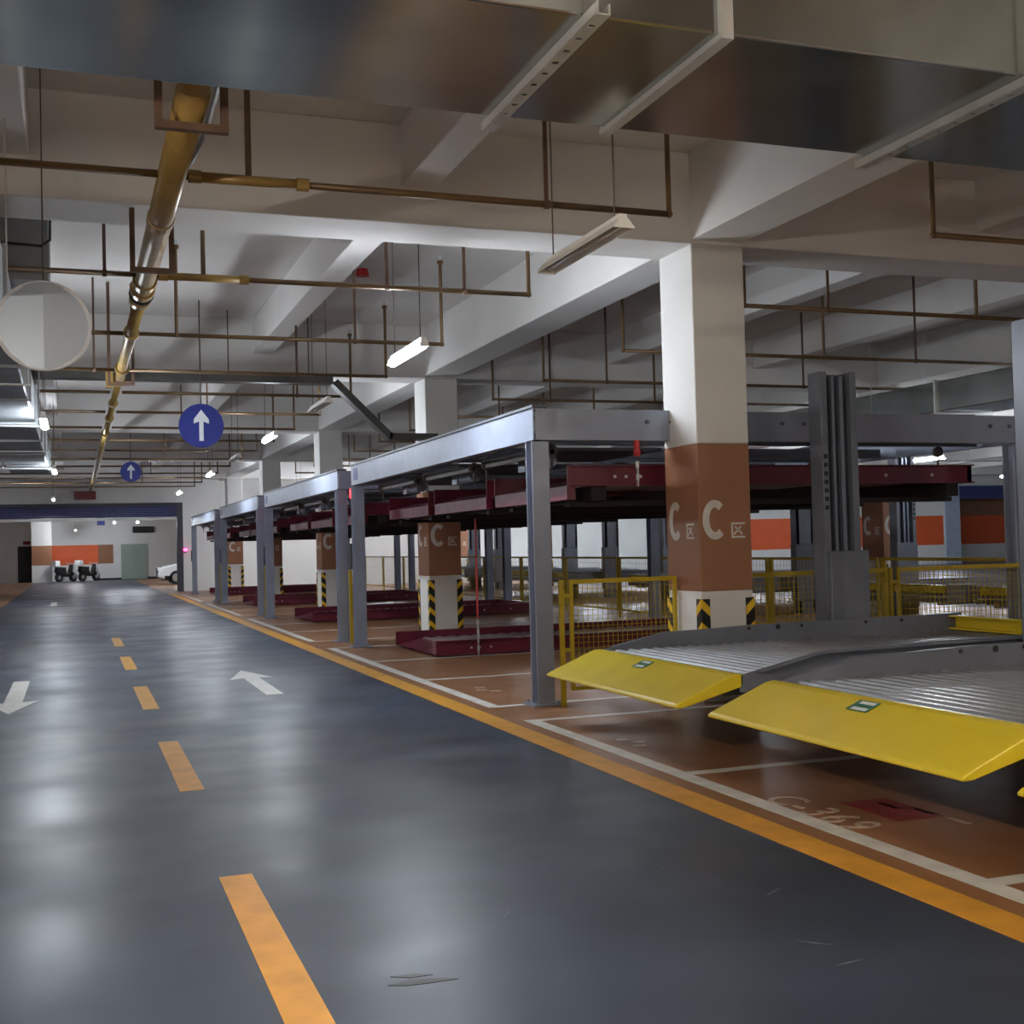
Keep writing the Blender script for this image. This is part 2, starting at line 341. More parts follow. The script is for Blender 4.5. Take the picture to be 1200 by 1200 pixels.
# ------------------------------------------------------------------ RACKS
def rack(y0, y1, xf, d, label, plate=True):
    """two-level rack; xf front X, d = +1 depth towards +X"""
    t = thing('parking_rack', (xf, y0, 0), label, 'parking rack', 'two-level car racks')
    X = lambda a: xf + d * a
    def bx(name, m, a0, a1, yy0, yy1, z0, z1, **k):
        return box(name, m, (min(X(a0), X(a1)), max(X(a0), X(a1)), yy0, yy1, z0, z1), t, **k)
    for a in (0, 5.6):
        for y in (y0, y1):
            g = MB(); x = X(a)
            g.box(x-.085, x+.085, y-.085, y-.068, 0.02, 2.45); g.box(x-.085, x+.085, y+.068, y+.085, 0.02, 2.45); g.box(x-.014, x+.014, y-.07, y+.07, .02, 2.45)
            p = g.build('post', 'steel', t, bevel=.003)
            mb = MB().box(x-.15, x+.15, y-.14, y+.14, 0.0025, .022)
            for sx in (-.11, .11):
                for sy in (-.11, .11): mb.cyl((x+sx, y+sy, .02), (x+sx, y+sy, .05), .013, 6)
            mb.build('base_plate', 'steel', p)
    def channel(name, ax, p0, p1, c, z0, z1, out, m='steel'):   # C channel, web facing out
        g = MB(); w_ = .10
        if ax == 'y':
            g.box(min(c, c + out*.012), max(c, c+out*.012), p0, p1, z0, z1)
            for z in (z0, z1 - .014): g.box(min(c, c - out*w_), max(c, c - out*w_), p0, p1, z, z + .014)
        else:
            g.box(p0, p1, min(c, c + out*.012), max(c, c+out*.012), z0, z1)
            for z in (z0, z1 - .014): g.box(p0, p1, min(c, c - out*w_), max(c, c - out*w_), z, z + .014)
        return g.build(name, m, t, bevel=.003)
    fb = channel('front_beam', 'y', y0 - .10, y1 + .10, X(-.06), 2.46, 2.76, -d)
    g = MB(); x = X(-.09)
    g.box(min(x, x + d*.16), max(x, x + d*.16), y0 - .13, y1 + .13, 2.76, 2.785); g.build('beam_cap', 'steeld', fb)
    channel('rear_beam', 'y', y0 - .1, y1 + .1, X(5.66), 2.46, 2.76, d)
    lo, hi = min(X(-.05), X(5.65)), max(X(-.05), X(5.65))
    c1 = channel('cross_beam', 'x', lo, hi, y0 - .09, 2.46, 2.755, -1)
    channel('cross_beam', 'x', lo, hi, y1 + .09, 2.46, 2.755, 1)
    bolt = MB()
    for a in (1.1, 1.35, 2.6, 2.85, 5.2, 5.45): bolt.cyl((X(a), y0 - .105, 2.64), (X(a), y0 - .125, 2.64), .02, 6)
    bolt.build('bolt', 'steeld', c1, kind='stuff')
    if plate: box('name_plate', 'blue', (min(X(-.062), X(-.076)), max(X(-.062), X(-.076)), y1 - .32, y1 - .08, 2.53, 2.71), fb, label='small blue plate')
    n = 3; pitch = (y1 - y0 - .3) / n
    for k in range(n):
        yc = y0 + .15 + pitch * (k + .5)
        for s in (-.86, .86):
            bx('rail', 'steeld', .1, 5.5, yc + s - .05, yc + s + .05, 2.47, 2.58)
        bx('cross_tie', 'steeld', .45, .57, yc - 1.05, yc + 1.05, 2.58, 2.68)
        bx('cross_tie', 'steeld', 2.9, 3.05, yc - 1.05, yc + 1.05, 2.58, 2.68)
        bx('top_panel', 'steeld', .18, 1.6, yc - .78, yc + .78, 2.42, 2.45)
        mb = MB().cyl((X(.55), yc - .3, 2.36), (X(.55), yc + .15, 2.36), .085, 12).box(min(X(.45), X(.66)), max(X(.45), X(.66)), yc + .15, yc + .36, 2.27, 2.46)
        mb.build('motor', 'steel', t, smooth=False)
        mb = MB().cyl((X(.30), yc - 1.0, 2.39), (X(.30), yc + 1.0, 2.39), .028, 8)
        mb.build('drive_shaft', 'strut', t)
        for s in (-.98, .98):
            for a in (.30, 4.9):
                mb = MB().tube([(X(a), yc + s, 2.46), (X(a), yc + s, 2.22)], .012, 6); mb.cyl((X(a), yc+s-.02, 2.40), (X(a), yc+s+.02, 2.40), .06, 10)
                mb.build('hoist_chain', 'drod', t)
    # control box on the last front post, beacon
    mb = MB().box(min(X(-.10), X(.0)), max(X(-.10), X(.0)), y1 + .09, y1 + .22, 1.18, 1.58); mb.build('control_box', 'black', t, bevel=.006)
    mb = MB().cyl((X(0), y1 + .35, 2.28), (X(0), y1 + .35, 2.40), .045, 12).ball((X(0), y1 + .35, 2.40), .045, 12)
    mb.build('beacon', 'rlit', t, smooth=True); MB().box(min(X(-.02), X(.02)), max(X(-.02), X(.02)), y1 + .08, y1 + .37, 2.26, 2.285).build('beacon_arm', 'steeld', t)
    return t
def pallet(xf, d, yc, z, label, group, wy=2.15, L=4.85, under=True):
    t = thing('parking_pallet', (xf + d * L / 2, yc, z), label, 'car pallet', group)
    X = lambda a: xf + d * a
    B = lambda g, a0, a1, y0, y1, z0, z1: g.box(min(X(a0), X(a1)), max(X(a0), X(a1)), y0, y1, z0, z1)
    h = wy / 2
    g = MB(); n = 44; pts = []
    for i in range(n + 1):
        a = .36 + (L - .36) * i / n; pts.append((X(a), z + .085 + (.018 if i % 2 else 0)))
    poly = pts + [(X(L), z + .05), (X(.36), z + .05)]
    g.profx(poly, yc - h + .012, yc + h - .012); g.build('deck', 'rdeck', t)
    MB().profx([(X(0), z + .005), (X(.36), z + .09), (X(.40), z + .09), (X(.40), z + .05), (X(.05), z + .005)], yc - h + .012, yc + h - .012).build('entry_ramp', 'red', t)
    for s in (-1, 1):
        g = MB(); y = yc + s * h
        B(g, 0, L, min(y, y - s*.012), max(y, y - s*.012), z, z + .20)
        B(g, .05, L, min(y, y + s*.05), max(y, y + s*.05), z + .188, z + .20)
        B(g, .05, L, min(y, y + s*.05), max(y, y + s*.05), z, z + .012)
        f_ = g.build('side_flange', 'red', t)
        g = MB()
        for a in (.5, .62, .78, 3.7, 4.3): g.cyl((X(a), y - s*.002, z + .09), (X(a), y + s*.022, z + .09), .016, 8)
        g.build('bolt', 'strut', f_, kind='stuff')
    if under: g = MB(); B(g, .0, .09, yc - h + .02, yc + h - .02, z - .13, z + .004); g.build('front_rail', 'red', t)
    g = MB(); B(g, L - .06, L, yc - h, yc + h, z, z + .2); g.build('end_stop', 'red', t)
    if under:
        g = MB()
        for a in (.25, 1.6, 3.0, 4.5): B(g, a, a + .16, yc - h, yc + h, z - .14, z)
        for s in (-.8, .8): B(g, .1, L - .1, yc + s - .06, yc + s + .06, z - .19, z - .14)
        g.build('under_frame', 'under', t)
    return t
rk = [(10.43, 18.0), (19.2, 26.9), (28.2, 35.5), (37.2, 44.6)]
ordn = ['beside the mesh fence', 'past the first column gap', 'past the second column gap', 'next to the end wall']
which = ['pallet closest to the fence end', 'middle one of three pallets', 'last of three pallets']
for i, (a, b) in enumerate(rk):
    rack(a, b, 4.08, 1, 'grey two-level steel car rack ' + ordn[i], plate=True)
    pitch = (b - a - .3) / 3
    for k in range(3):
        yc = a + .15 + pitch * (k + .5)
        pallet(4.5, 1, yc, 2.05, 'maroon upper ' + which[k] + ', rack ' + ordn[i], 'upper pallets of the rack ' + ordn[i])
    yc = a + .15 + pitch * 2.5 + .05
    pallet(4.57, 1, yc, .02, 'maroon pallet lying on the floor under the rack ' + ordn[i], 'pallets on the floor', under=False)
rack(37.2, 44.6, -2.73, -1, 'grey two-level steel car rack across the lane', plate=False)
for k in range(3):
    pallet(-3.2, -1, 37.2 + .15 + 2.367 * (k + .5), 2.05, 'maroon upper ' + which[k].replace('fence end', 'hanging signs') + ', across the lane', 'upper pallets across the lane', wy=2.1)
# red/white lifting chains in front of the pallets
def hang_chain(x, y, z1, z0, label, hk=.14):
    t = thing('safety_chain', (x, y, z0), label, 'chain')
    MB().cyl((x, y, z1 - hk), (x, y, z1), .03 if hk < .3 else .014, 8).ball((x, y, z1 - hk + .02), .04 if hk < .3 else .02, 8).build('hook', 'redhook', t)
    g = MB(); n = int((z1 - z0 - hk) / .06)
    for k in range(n):
        z = z0 + .06 * k
        if k % 2: g.box(x - .016, x + .016, y - .006, y + .006, z, z + .06)
        else: g.box(x - .006, x + .006, y - .016, y + .016, z, z + .06)
    g.build('links', 'strut', t)
M['redhook'] = mat('red_hook', (.45, .02, .025, 1), .4, var=.1)
hang_chain(5.05, 10.30, 2.46, 2.02, 'short red hook and steel chain under the near cross beam')
hang_chain(5.12, 15.45, 1.86, .01, 'long thin red cord and chain hanging to the floor before the pallet', 1.35)

# ------------------------------------------------------------------ LIFTS (two-post, yellow ramp lips)
def lift(xf, d, yc, label, masts=(1,), wy=2.30, group='two-post lifts', ztop=3.05, sticker=True, board=True, mx=2.88, mo=.22):
    """xf = lip front edge X"""
    t = thing('parking_lift', (xf + d * 2.2, yc, 0), label, 'car lift', group)
    X = lambda a: xf + d * a
    B = lambda g, a0, a1, y0, y1, z0, z1: g.box(min(X(a0), X(a1)), max(X(a0), X(a1)), y0, y1, z0, z1)
    h = wy / 2
    lp = MB().profx([(X(p[0]), p[1]) for p in ((0, .385), (-.005, .40), (.02, .417), (.42, .578), (.47, .588), (.52, .582), (.52, .50), (.40, .47), (.06, .385))], yc - h, yc + h).build('ramp_lip', 'lip', t, bevel=.008)
    if sticker:
        st = MB(); a, z = .36, .5565; st.prism([(-.09, -.055), (.09, -.055), (.09, .055), (-.09, .055)], (X(a), yc + .05, z), (0, -1, 0), (d * .93, 0, .374), (-.374 * d, 0, .93), .004); st.build('sticker', 'sticker', lp, label='small green and white sticker')
        st = MB()
        for q in (-.035, .03): st.prism([(-.075 + .02, q - .014), (.075, q - .014), (.075, q + .014), (-.055, q + .014)], (X(a), yc + .05, z), (0, -1, 0), (d * .93, 0, .374), (-.374 * d, 0, .93), .0055)
        st.build('sticker_print', 'swhite', lp)
    n = 132; pts = []
    for i in range(n + 1):
        a = .50 + 3.78 * i / n; ph = i % 4
        pts.append((X(a), .555 + (0, .022, .022, 0)[ph]))
    MB().profx(pts + [(X(4.28), .53), (X(.5), .53)], yc - h + .01, yc + h - .01).build('deck', 'galv', t)
    for s in (-1, 1):
        y = yc + s * h; prof = [(X(.50), .46), (X(.50), .575), (X(.62), .60), (X(1.12), .700), (X(2.0), .725), (X(4.3), .735), (X(4.3), .46)]
        g = MB().profx(prof, min(y, y - s*.02), max(y, y - s*.02))
        g.profx([(X(.62), .60), (X(1.12), .700), (X(4.3), .735), (X(4.3), .722), (X(1.12), .687), (X(.64), .588)], min(y, y + s*.05), max(y, y + s*.05))
        sw = g.build('side_wall', 'liftg', t, bevel=.003)
        g = MB()
        for a in (1.95, 2.25, 2.5, 3.2, 3.6): g.cyl((X(a), y - s*.012, .695), (X(a), y - s*.026, .695), .016 if a != 2.25 else .024, 8)
        g.build('bolt_hole', 'black', sw, kind='stuff')
    if board:
        g = MB(); B(g, 4.22, 4.25, yc - h + .03, yc + h - .03, .585, .715); B(g, 4.14, 4.25, yc - h + .03, yc + h - .03, .70, .715); B(g, 4.14, 4.25, yc - h + .03, yc + h - .03, .585, .60)
        g.build('stop_board', 'lip', t)
    g = MB()
    for s in (-.85, .85): B(g, .5, 4.2, yc + s - .05, yc + s + .05, .41, .53)
    for a in (.75, 2.0, 3.2, 4.05): B(g, a, a + .1, yc - h + .03, yc + h - .03, .44, .53)
    g.build('under_frame', 'liftg', t)
    for s in masts:
        ym = yc + s * (h + mo); x0, x1 = mx, mx + .40
        g = MB(); bk = ym + s * .1
        B(g, x0, x1, min(bk, bk - s*.012), max(bk, bk - s*.012), .02, ztop)
        for a in (x0, x1 - .07): B(g, a, a + .07, ym - .1, ym + .1, .02, ztop)
        ms = g.build('mast', 'liftg', t, bevel=.004)
        g = MB(); B(g, x0 + .135, x0 + .165, ym - .08, ym + .085, 1.3, ztop - .04); B(g, x0 + .215, x0 + .255, ym - .09, ym + .085, 1.3, ztop - .04)
        g.build('guide_rail', 'railm', ms)
        g = MB(); B(g, x0 + .07, x1 - .07, ym + .02, ym + .085, 1.3, ztop - .06); g.build('mast_channel', 'mastd', ms)
        g = MB()
        for k in range(7): B(g, x0 + .015, x0 + .055, ym - .103, ym - .099, 1.75 + .08 * k, 1.79 + .08 * k)
        g.build('ratchet_slot', 'black', ms, kind='stuff')
        g = MB(); B(g, x0 + .02, x1 + .05, ym - .15, ym + .05, .25, 1.36); g.build('carriage_cover', 'liftg', ms, bevel=.01)
        g = MB(); B(g, x0 - .1, x1 + .12, ym - .16, ym + .14, .0025, .025); g.build('base_plate', 'liftg', ms)
        g = MB(); B(g, x0 + .05, x1 - .05, min(ym, ym - s*.25), max(ym, ym - s*.25), .43, .53); g.build('carrier_arm', 'liftg', t)
    return t
lift(3.72, 1, 8.27, 'grey car lift with yellow lip standing beside the mesh fence and column', (1,))
lift(3.72, 1, 5.54, 'grey car lift with yellow lip above the bay number C-369', (1,), mx=2.80)
lift(3.72, 1, 2.91, 'grey car lift with yellow lip next past the bay C-369', (1, -1), mo=.165)
for i, (y, ms) in enumerate(((9.95, (-1,)), (12.9, (-1,)), (15.8, (-1, 1)), (21.6, (-1,)), (24.5, (-1, 1)), (30.6, (-1,)), (33.4, (-1, 1)), (39.4, (-1,)), (42.2, (-1, 1)))):
    if i == 0: continue
    lift(16.55, -1, y, 'dark grey car lift in the rear row, ' + ['', 'first', 'second', 'third', 'fourth', 'fifth', 'sixth', 'seventh', 'eighth'][i] + ' counted from the entrance end', ms, sticker=False, group='rear row lifts')

# ------------------------------------------------------------------ FENCES
def mesh_panel(mb, o, u, W, z0, z1, p=.055, r=.0022):
    o = Vector(o); u = Vector(u)
    n = Vector((-u.y, u.x, 0))
    def bar(a, b):
        a = Vector(a); b = Vector(b); dd = (b - a).normalized(); s1 = n * r; s2 = dd.cross(n) * r
        mb.add([a+s1+s2, a-s1+s2, a-s1-s2, a+s1-s2, b+s1+s2, b-s1+s2, b-s1-s2, b+s1-s2], [(0,1,5,4),(1,2,6,5),(2,3,7,6),(3,0,4,7)])
    k = p
    while k < W: bar(o + u*k + Vector((0,0,z0)), o + u*k + Vector((0,0,z1))); k += p
    z = z0 + p
    while z < z1: bar(o + Vector((0,0,z)), o + u*W + Vector((0,0,z))); z += p
def fence(segs, label, name='mesh_fence', p=.055, r=.0022, zt=1.16, group=None):
    o0 = Vector(segs[0][0]); t = thing(name, (o0.x, o0.y, 0), label, 'fence', group)
    for (a, b) in segs:
        a = Vector((a[0], a[1], 0)); b = Vector((b[0], b[1], 0)); u = (b - a).normalized(); W = (b - a).length; n = Vector((-u.y, u.x, 0))
        def beam(q0, q1, z0, z1, nm='frame_rail', m='fence', th=.016):
            P0 = a + u*q0; P1 = a + u*q1
            mb = MB(); mb.add([P0-n*th+Vector((0,0,z0)), P1-n*th+Vector((0,0,z0)), P1+n*th+Vector((0,0,z0)), P0+n*th+Vector((0,0,z0)), P0-n*th+Vector((0,0,z1)), P1-n*th+Vector((0,0,z1)), P1+n*th+Vector((0,0,z1)), P0+n*th+Vector((0,0,z1))], [(0,3,2,1),(4,5,6,7),(0,1,5,4),(1,2,6,5),(2,3,7,6),(3,0,4,7)])
            mb.build(nm, m, t)
        beam(0, .04, .0025, zt, 'fence_post', th=.02)
        beam(.04, .10, zt - .16, zt - .13, 'bracket'); beam(.04, .10, .50, .53, 'bracket')
        beam(.10, .135, .14, zt, 'frame_upright'); beam(W - .035, W, .14, zt, 'frame_upright')
        beam(.135, W - .035, zt - .04, zt); beam(.135, W - .035, .14, .175)
        mb = MB(); mesh_panel(mb, a + u*.135, u, W - .17, .175, zt - .04, p, r); mb.build('wire_mesh', 'fence', t, kind='stuff')
    return t
fence([((4.19, 10.25), (5.40, 10.25))], 'yellow wire mesh fence panel between the rack post and the column', p=.05, r=.0019)
fence([((6.0, 10.30), (7.86, 10.30)), ((7.88, 10.30), (9.74, 10.30))], 'yellow wire mesh fence behind the lift mast right of the column')
cf = [((10.13, 10.6 + 2.75 * k), (10.13, 10.6 + 2.75 * (k + 1) - .02)) for k in range(13)]
fence(cf, 'long yellow wire mesh fence between the two rack rows', p=.09, r=.002, zt=1.2)
for i, y in enumerate((18.62, 27.55, 36.35)):
    t = thing('guard_post', (4.12, y, 0), 'slim yellow double guard post in the gap ' + ['after the first rack', 'after the second rack', 'before the last rack'][i], 'guard post', 'yellow guard posts')
    for x in (4.08, 4.22): box('pole', 'fence', (x - .025, x + .025, y - .02, y + .02, .0025, 1.16), t)
    for z in (.35, 1.0): box('rung', 'fence', (4.105, 4.195, y - .012, y + .012, z, z + .04), t)

# ------------------------------------------------------------------ DUCTS
def rod(mb, x, y, z0, z1, r=.006): return mb.cyl((x, y, z0), (x, y, z1), r, 6)
t = thing('ventilation_duct', (2, 5.14, 3.7), 'large galvanised rectangular duct crossing over the lane', 'duct')
edges = [-9.4, -6.2, -3, 2.70, 5.7, 8.4, 11.2]
for i, (a, b) in enumerate(zip(edges, edges[1:])):
    box('duct_section', 'duct', (a, b, 4.53, 5.75, 3.70, 4.22), t, bevel=.01)
for a in edges[1:-1]:
    g = MB(); 
    if a in (2.70,):
        g.box(a - .03, a + .03, 4.50, 5.79, 3.672, 3.70); g.box(a - .03, a + .03, 4.50, 4.53, 3.70, 4.24); g.box(a-.03, a+.03, 5.75, 5.78, 3.70, 4.24)
    else:
        g.box(a - .012, a + .012, 4.515, 5.765, 3.69, 3.70); g.box(a - .012, a + .012, 4.515, 4.53, 3.70, 4.23)
    g.build('joint_flange', 'strut', t)
for a in (-4.8, -1.9, 2.06, 4.38, 7.3):
    g = MB()
    w_ = .034
    g.box(a - w_, a - w_ + .006, 4.40, 5.86, 3.655, 3.699); g.box(a + w_ - .006, a + w_, 4.40, 5.86, 3.655, 3.699)
    for s0, s1 in ((-w_, -.014), (.014, w_)): g.box(a + s0, a + s1, 4.40, 5.86, 3.652, 3.657)
    n = 11
    for k in range(n): g.box(a - .014, a + .014, 4.40 + 1.46 * k / n, 4.40 + 1.46 * (k + .78) / n, 3.652, 3.657)
    s_ = g.build('slotted_strut', 'strut', t)
    for y in (4.45, 5.82): rod(MB(), a, y, 3.66, SL - .003).build('hanger_rod', 'strut', t)
t = thing('ventilation_duct', (-.8, 15, 3.25), 'long galvanised duct running along the lane over the hanging signs', 'duct')
yy = [6.9, 9.5, 12.1, 14.7, 17.3, 19.9, 22.5, 25.1, 28]
for a, b in zip(yy, yy[1:]): box('duct_section', 'ductr', (-1.25, -.46, a, b, 3.30, 3.78), t, bevel=.02)
for y in yy[1:-1]:
    g = MB().box(-1.28, -.43, y - .018, y + .018, 3.27, 3.30).box(-1.28, -1.25, y - .018, y + .018, 3.30, 3.81).box(-.46, -.43, y - .018, y + .018, 3.30, 3.81); g.build('joint_flange', 'ductr', t)
for y in (9, 13.2, 17.4, 21.6, 25.8):
    rod(MB(), -1.30, y, 3.27, SL - .003).build('hanger_rod', 'strut', t); rod(MB(), -.41, y, 3.27, 4.567).build('hanger_rod', 'strut', t); box('hanger_bar', 'strut', (-1.33, -.38, y - .02, y + .02, 3.25, 3.27), t)
t = thing('duct_riser', (-.6, 11, 3.78), 'grey vertical duct riser with a looped black cable above the sign back', 'duct')
box('riser_box', 'dgrey', (-.85, -.16, 10.75, 11.5, 3.82, 4.565), t, bevel=.01)
MB().tube([(-.75, 10.735, 4.12), (-.35, 10.735, 4.11), (-.22, 10.735, 4.105), (-.15, 10.735, 4.16), (-.14, 10.735, SL - .01)], .011, 6).build('cable', 'black', t)
t = thing('ventilation_duct', (12.6, 20, 3.5), 'galvanised duct running above the rear row of lifts', 'duct')
for k in range(13):
    box('duct_section', 'duct', (12.3, 13.3, 9 + 2.9 * k, 11.88 + 2.9 * k, 3.34, 3.80), t, bevel=.015)
    box('joint_flange', 'strut', (12.26, 13.34, 8.975 + 2.9 * k, 9.01 + 2.9 * k, 3.31, 3.83), t)
for k in range(7):
    for x in (12.25, 13.36): rod(MB(), x, 11.2 + 5.1 * k, 3.32, SL - .003).build('hanger_rod', 'strut', t)

# ------------------------------------------------------------------ SPRINKLER PIPES
t = thing('sprinkler_main', (.65, 20, 3.9), 'thick old yellow sprinkler main pipe running along the lane', 'pipe')
ZP = 3.90
MB().tube([(.62, 6.22, SL - .01), (.62, 6.22, ZP + .12), (.62, 6.34, ZP)], .085, 16).build('riser_elbow', 'pipe', t, smooth=True)
MB().cyl((.62, 6.34, ZP), (.62, 11.3, ZP), .088, 18).build('pipe', 'pipe', t, smooth=True)
MB().cyl((.62, 11.3, ZP), (.62, 17.3, ZP), .062, 16).build('pipe', 'pipe', t, smooth=True)
MB().cyl((.62, 17.3, ZP), (.62, 47, ZP), .048, 12).build('pipe', 'pipe', t, smooth=True)
for y, r in ((8.9, .097), (10.95, .105), (11.3, .11), (11.75, .10), (13.6, .085), (16.2, .09), (17.3, .09), (20, .075), (22.2, .075), (25, .075)):
    MB().cyl((.62, y - .07, ZP), (.62, y + .07, ZP), r, 16).build('coupling', 'pipe', t)
MB().cyl((.62, 11.5, ZP), (.62, 11.52, ZP), .112, 16).build('clamp_band', 'black', t)
g = MB().box(.44, .53, 17.0, 17.15, 3.76, 3.98); g.build('valve_box', 'pipe', t)
for y, wd in ((6.48, .17), (9.88, .15), (16.6, .15)):
    g = MB(); zt = SL - .01; zb = ZP - .13
    for x in (.62 - wd, .62 + wd): g.box(x - .02, x + .02, y - .02, y + .02, zb, (4.24 if 9.8 <= y <= 10.46 else zt))
    g.box(.62 - wd - .02, .62 + wd + .02, y - .025, y + .025, zb - .04, zb); g.build('pipe_bracket', 'rust', t)
MB().tube([(.76, 6.3, 4.02), (.76, 7.3, 3.97), (.72, 8.0, 3.99)], .022, 8).build('conduit', 'strut', t)

def branch(y, x0, x1, label, rise=(), drops=(), hang=(), r=.024, z=ZP, fat=None, group='sprinkler branches'):
    t = thing('sprinkler_branch', (x0, y, z), label, 'pipe', group)
    MB().cyl((x0, y, z), (x1, y, z), r, 10).build('pipe', 'pipeb', t, smooth=True)
    if fat:
        MB().cyl((fat[0], y, z), (fat[1], y, z), r * 1.45, 10).build('pipe', 'pipe', t, smooth=True)
        for f_ in fat: MB().cyl((f_ - .04, y, z), (f_ + .04, y, z), r * 1.8, 10).build('tee', 'pipe', t)
    for x in rise:
        mb = MB().cyl((x, y, z - .01), (x, y, 4.86), r * .85, 8); mb.ball((x, y, z), r * 1.25, 8); mb.cyl((x, y, 4.86), (x, y, 4.90), r * 1.5, 8); mb.build('riser', 'pipeb', t)
        mb = MB().cyl((x, y, 4.90), (x, y, 4.95), .012, 6).cyl((x, y, 4.95), (x, y, 4.956), .03, 10); mb.build('sprinkler_head', 'strut', t)
    for x in hang:
        mb = MB().box(x - .014, x + .014, y - .008, y + .008, z - .03, SL - .003).cyl((x - .018, y, z), (x + .018, y, z), r * 1.35, 10); mb.build('hanger', 'rust', t)
    return t
ys = [7.82, 10.72, 13.62, 16.35, 18.62] + [21.2 + 2.62 * k for k in range(10)]
words = ['just past the crossing duct', 'just past the near column', 'second past the near column', 'by the diagonal cable tray', 'by the second column']
for i, y in enumerate(ys):
    if any(abs(y - b) < .36 for b in XB): y += .45
    lab = words[i] if i < 5 else ['first', 'second', 'third', 'fourth', 'fifth', 'sixth', 'seventh', 'eighth', 'ninth', 'tenth'][i - 5] + ' past the second column'
    branch(y, -8.5, .535, 'brown sprinkler branch left of the main pipe ' + (lab or 'deep in the hall'), rise=(-4.4,), hang=(-3, .28) if i in (1, 3) else (-3,), fat=None)
    branch(y, .705, 4.15, 'brown sprinkler branch from the main pipe ' + (lab or 'deep in the hall'), rise=(1.10, 4.15) if i < 3 else (4.15,), hang=((3.18,), (2.75, 3.5), (3.1,), (2.9,), (3.3,))[i] if i < 5 else (2.2,) if i % 2 else (), fat=(.76, 1.45) if i < 2 else None)
    if i < 12: branch(y, 6.53, 13.6, 'brown sprinkler branch above the racks ' + (lab or 'deep in the hall'), rise=(6.53, 9.5), hang=(7.55, 11.0) if i < 4 else (7.55,))
# thin drops
def drop(x, y, z0, z1, label, r=.008, m='drod'):
    tag(MB().cyl((x, y, z0), (x, y, z1), r, 6).build('suspension_rod', m), label, 'rod', 'thin ceiling rods')

# cable tray with diagonal drop
t = thing('cable_tray', (2, 18.4, 3.9), 'dark cable tray that slopes down to the second column', 'cable tray')
def tray(p0, p1, w_=.24, h=.10):
    p0, p1 = Vector(p0), Vector(p1); d = (p1 - p0).normalized(); n = Vector((0, 1, 0)); v = d.cross(n) * -1
    if v.z < 0: v = -v
    g = MB()
    def slab(o, a0, a1, b0, b1):
        c = [o + n*a + v*b for a in (a0, a1) for b in (b0, b1)]; c2 = [q + (p1 - p0) for q in c]
        g.add(c + c2, [(0,1,3,2),(4,6,7,5),(0,4,5,1),(2,3,7,6),(0,2,6,4),(1,5,7,3)])
    slab(p0, -w_/2, w_/2, -.006, 0); slab(p0, -w_/2, -w_/2 + .006, 0, h); slab(p0, w_/2 - .006, w_/2, 0, h)
    g.build('tray_section', 'tray', t)
    g = MB()
    for k in (-.06, 0, .06): g.cyl(p0 + n*k + v*.03, p1 + n*k + v*.03, .022, 6)
    g.build('cable', 'black', t)
YT = 18.15
tray((-2.0, YT, 4.02), (3.75, YT, 4.02)); tray((3.75, YT, 4.02), (4.62, YT, 3.17)); tray((4.62, YT, 3.17), (5.4, YT, 3.17))
for x in (-.6, 2.2, 3.4): box('hanger_rod', 'drod', (x - .008, x + .008, YT - .008, YT + .008, 4.02, SL), t)

# ------------------------------------------------------------------ SIGNS
def round_sign(x, y, z, r, label, back=False, top=SL, group=None):
    t = thing('hanging_sign', (x, y, z), label, 'sign', group)
    if back:
        n = 24
        for sgn in (-1, 1):      # two half plates meeting in a shallow vertical fold
            pts = [(0, -r)] + [(sgn * r * math.cos(q), r * math.sin(q)) for q in [math.pi * (k / n - .5) for k in range(1, n)]] + [(0, r)]
            MB().prism(pts, (x, y - .014, z), (1, sgn * .045, 0), (0, 0, 1), (0, 1, 0), .006).build('half_plate', 'disc', t)
    else: MB().cyl((x, y, z), (x, y + .02, z), r, 48).build('disc', 'blue', t)
    g = MB(); n = 48
    for k in range(n):
        a, b = 2*math.pi*k/n, 2*math.pi*(k+1)/n
        for (ra, rb) in ((r - .012, r + .012),):
            g.prism([(ra*math.cos(a), ra*math.sin(a)), (rb*math.cos(a), rb*math.sin(a)), (rb*math.cos(b), rb*math.sin(b)), (ra*math.cos(b), ra*math.sin(b))], (x, y + .028, z), (1,0,0), (0,0,1), (0,-1,0), .036)
    g.build('rim', 'swhite' if back else 'blue', t)
    if not back:
        s = r / .3
        pts = [(-.03*s, -.215*s), (.03*s, -.215*s), (.03*s, .06*s), (.105*s, .03*s), (.105*s, .09*s), (0, .23*s), (-.105*s, .09*s), (-.105*s, .03*s), (-.03*s, .06*s)]
        MB().prism(pts, (x, y - .001, z), (1,0,0), (0,0,1), (0,-1,0), .003).build('arrow', 'swhite', t)
    MB().cyl((x, y + .035, z + r*.6), (x, y + .035, top), .005 if back else .010, 6).build('hanger_rod', 'drod', t)
    return t
round_sign(-.175, 8.95, 3.11, .305, 'round pale sign back hanging beside the long duct', back=True)
round_sign(1.73, 17.5, 3.30, .30, 'round blue sign with white arrow hanging before the cable tray', top=SL)
round_sign(1.44, 33, 3.66, .255, 'small round blue arrow sign hanging near the end wall')
t = thing('exit_sign', (.44, FW, 3.77), 'red rectangular sign on the end wall above the shutter', 'sign')
box('sign_case', 'redsign', (.05, .82, FW - .09, FW - .002, 3.61, 3.93), t, bevel=.01)
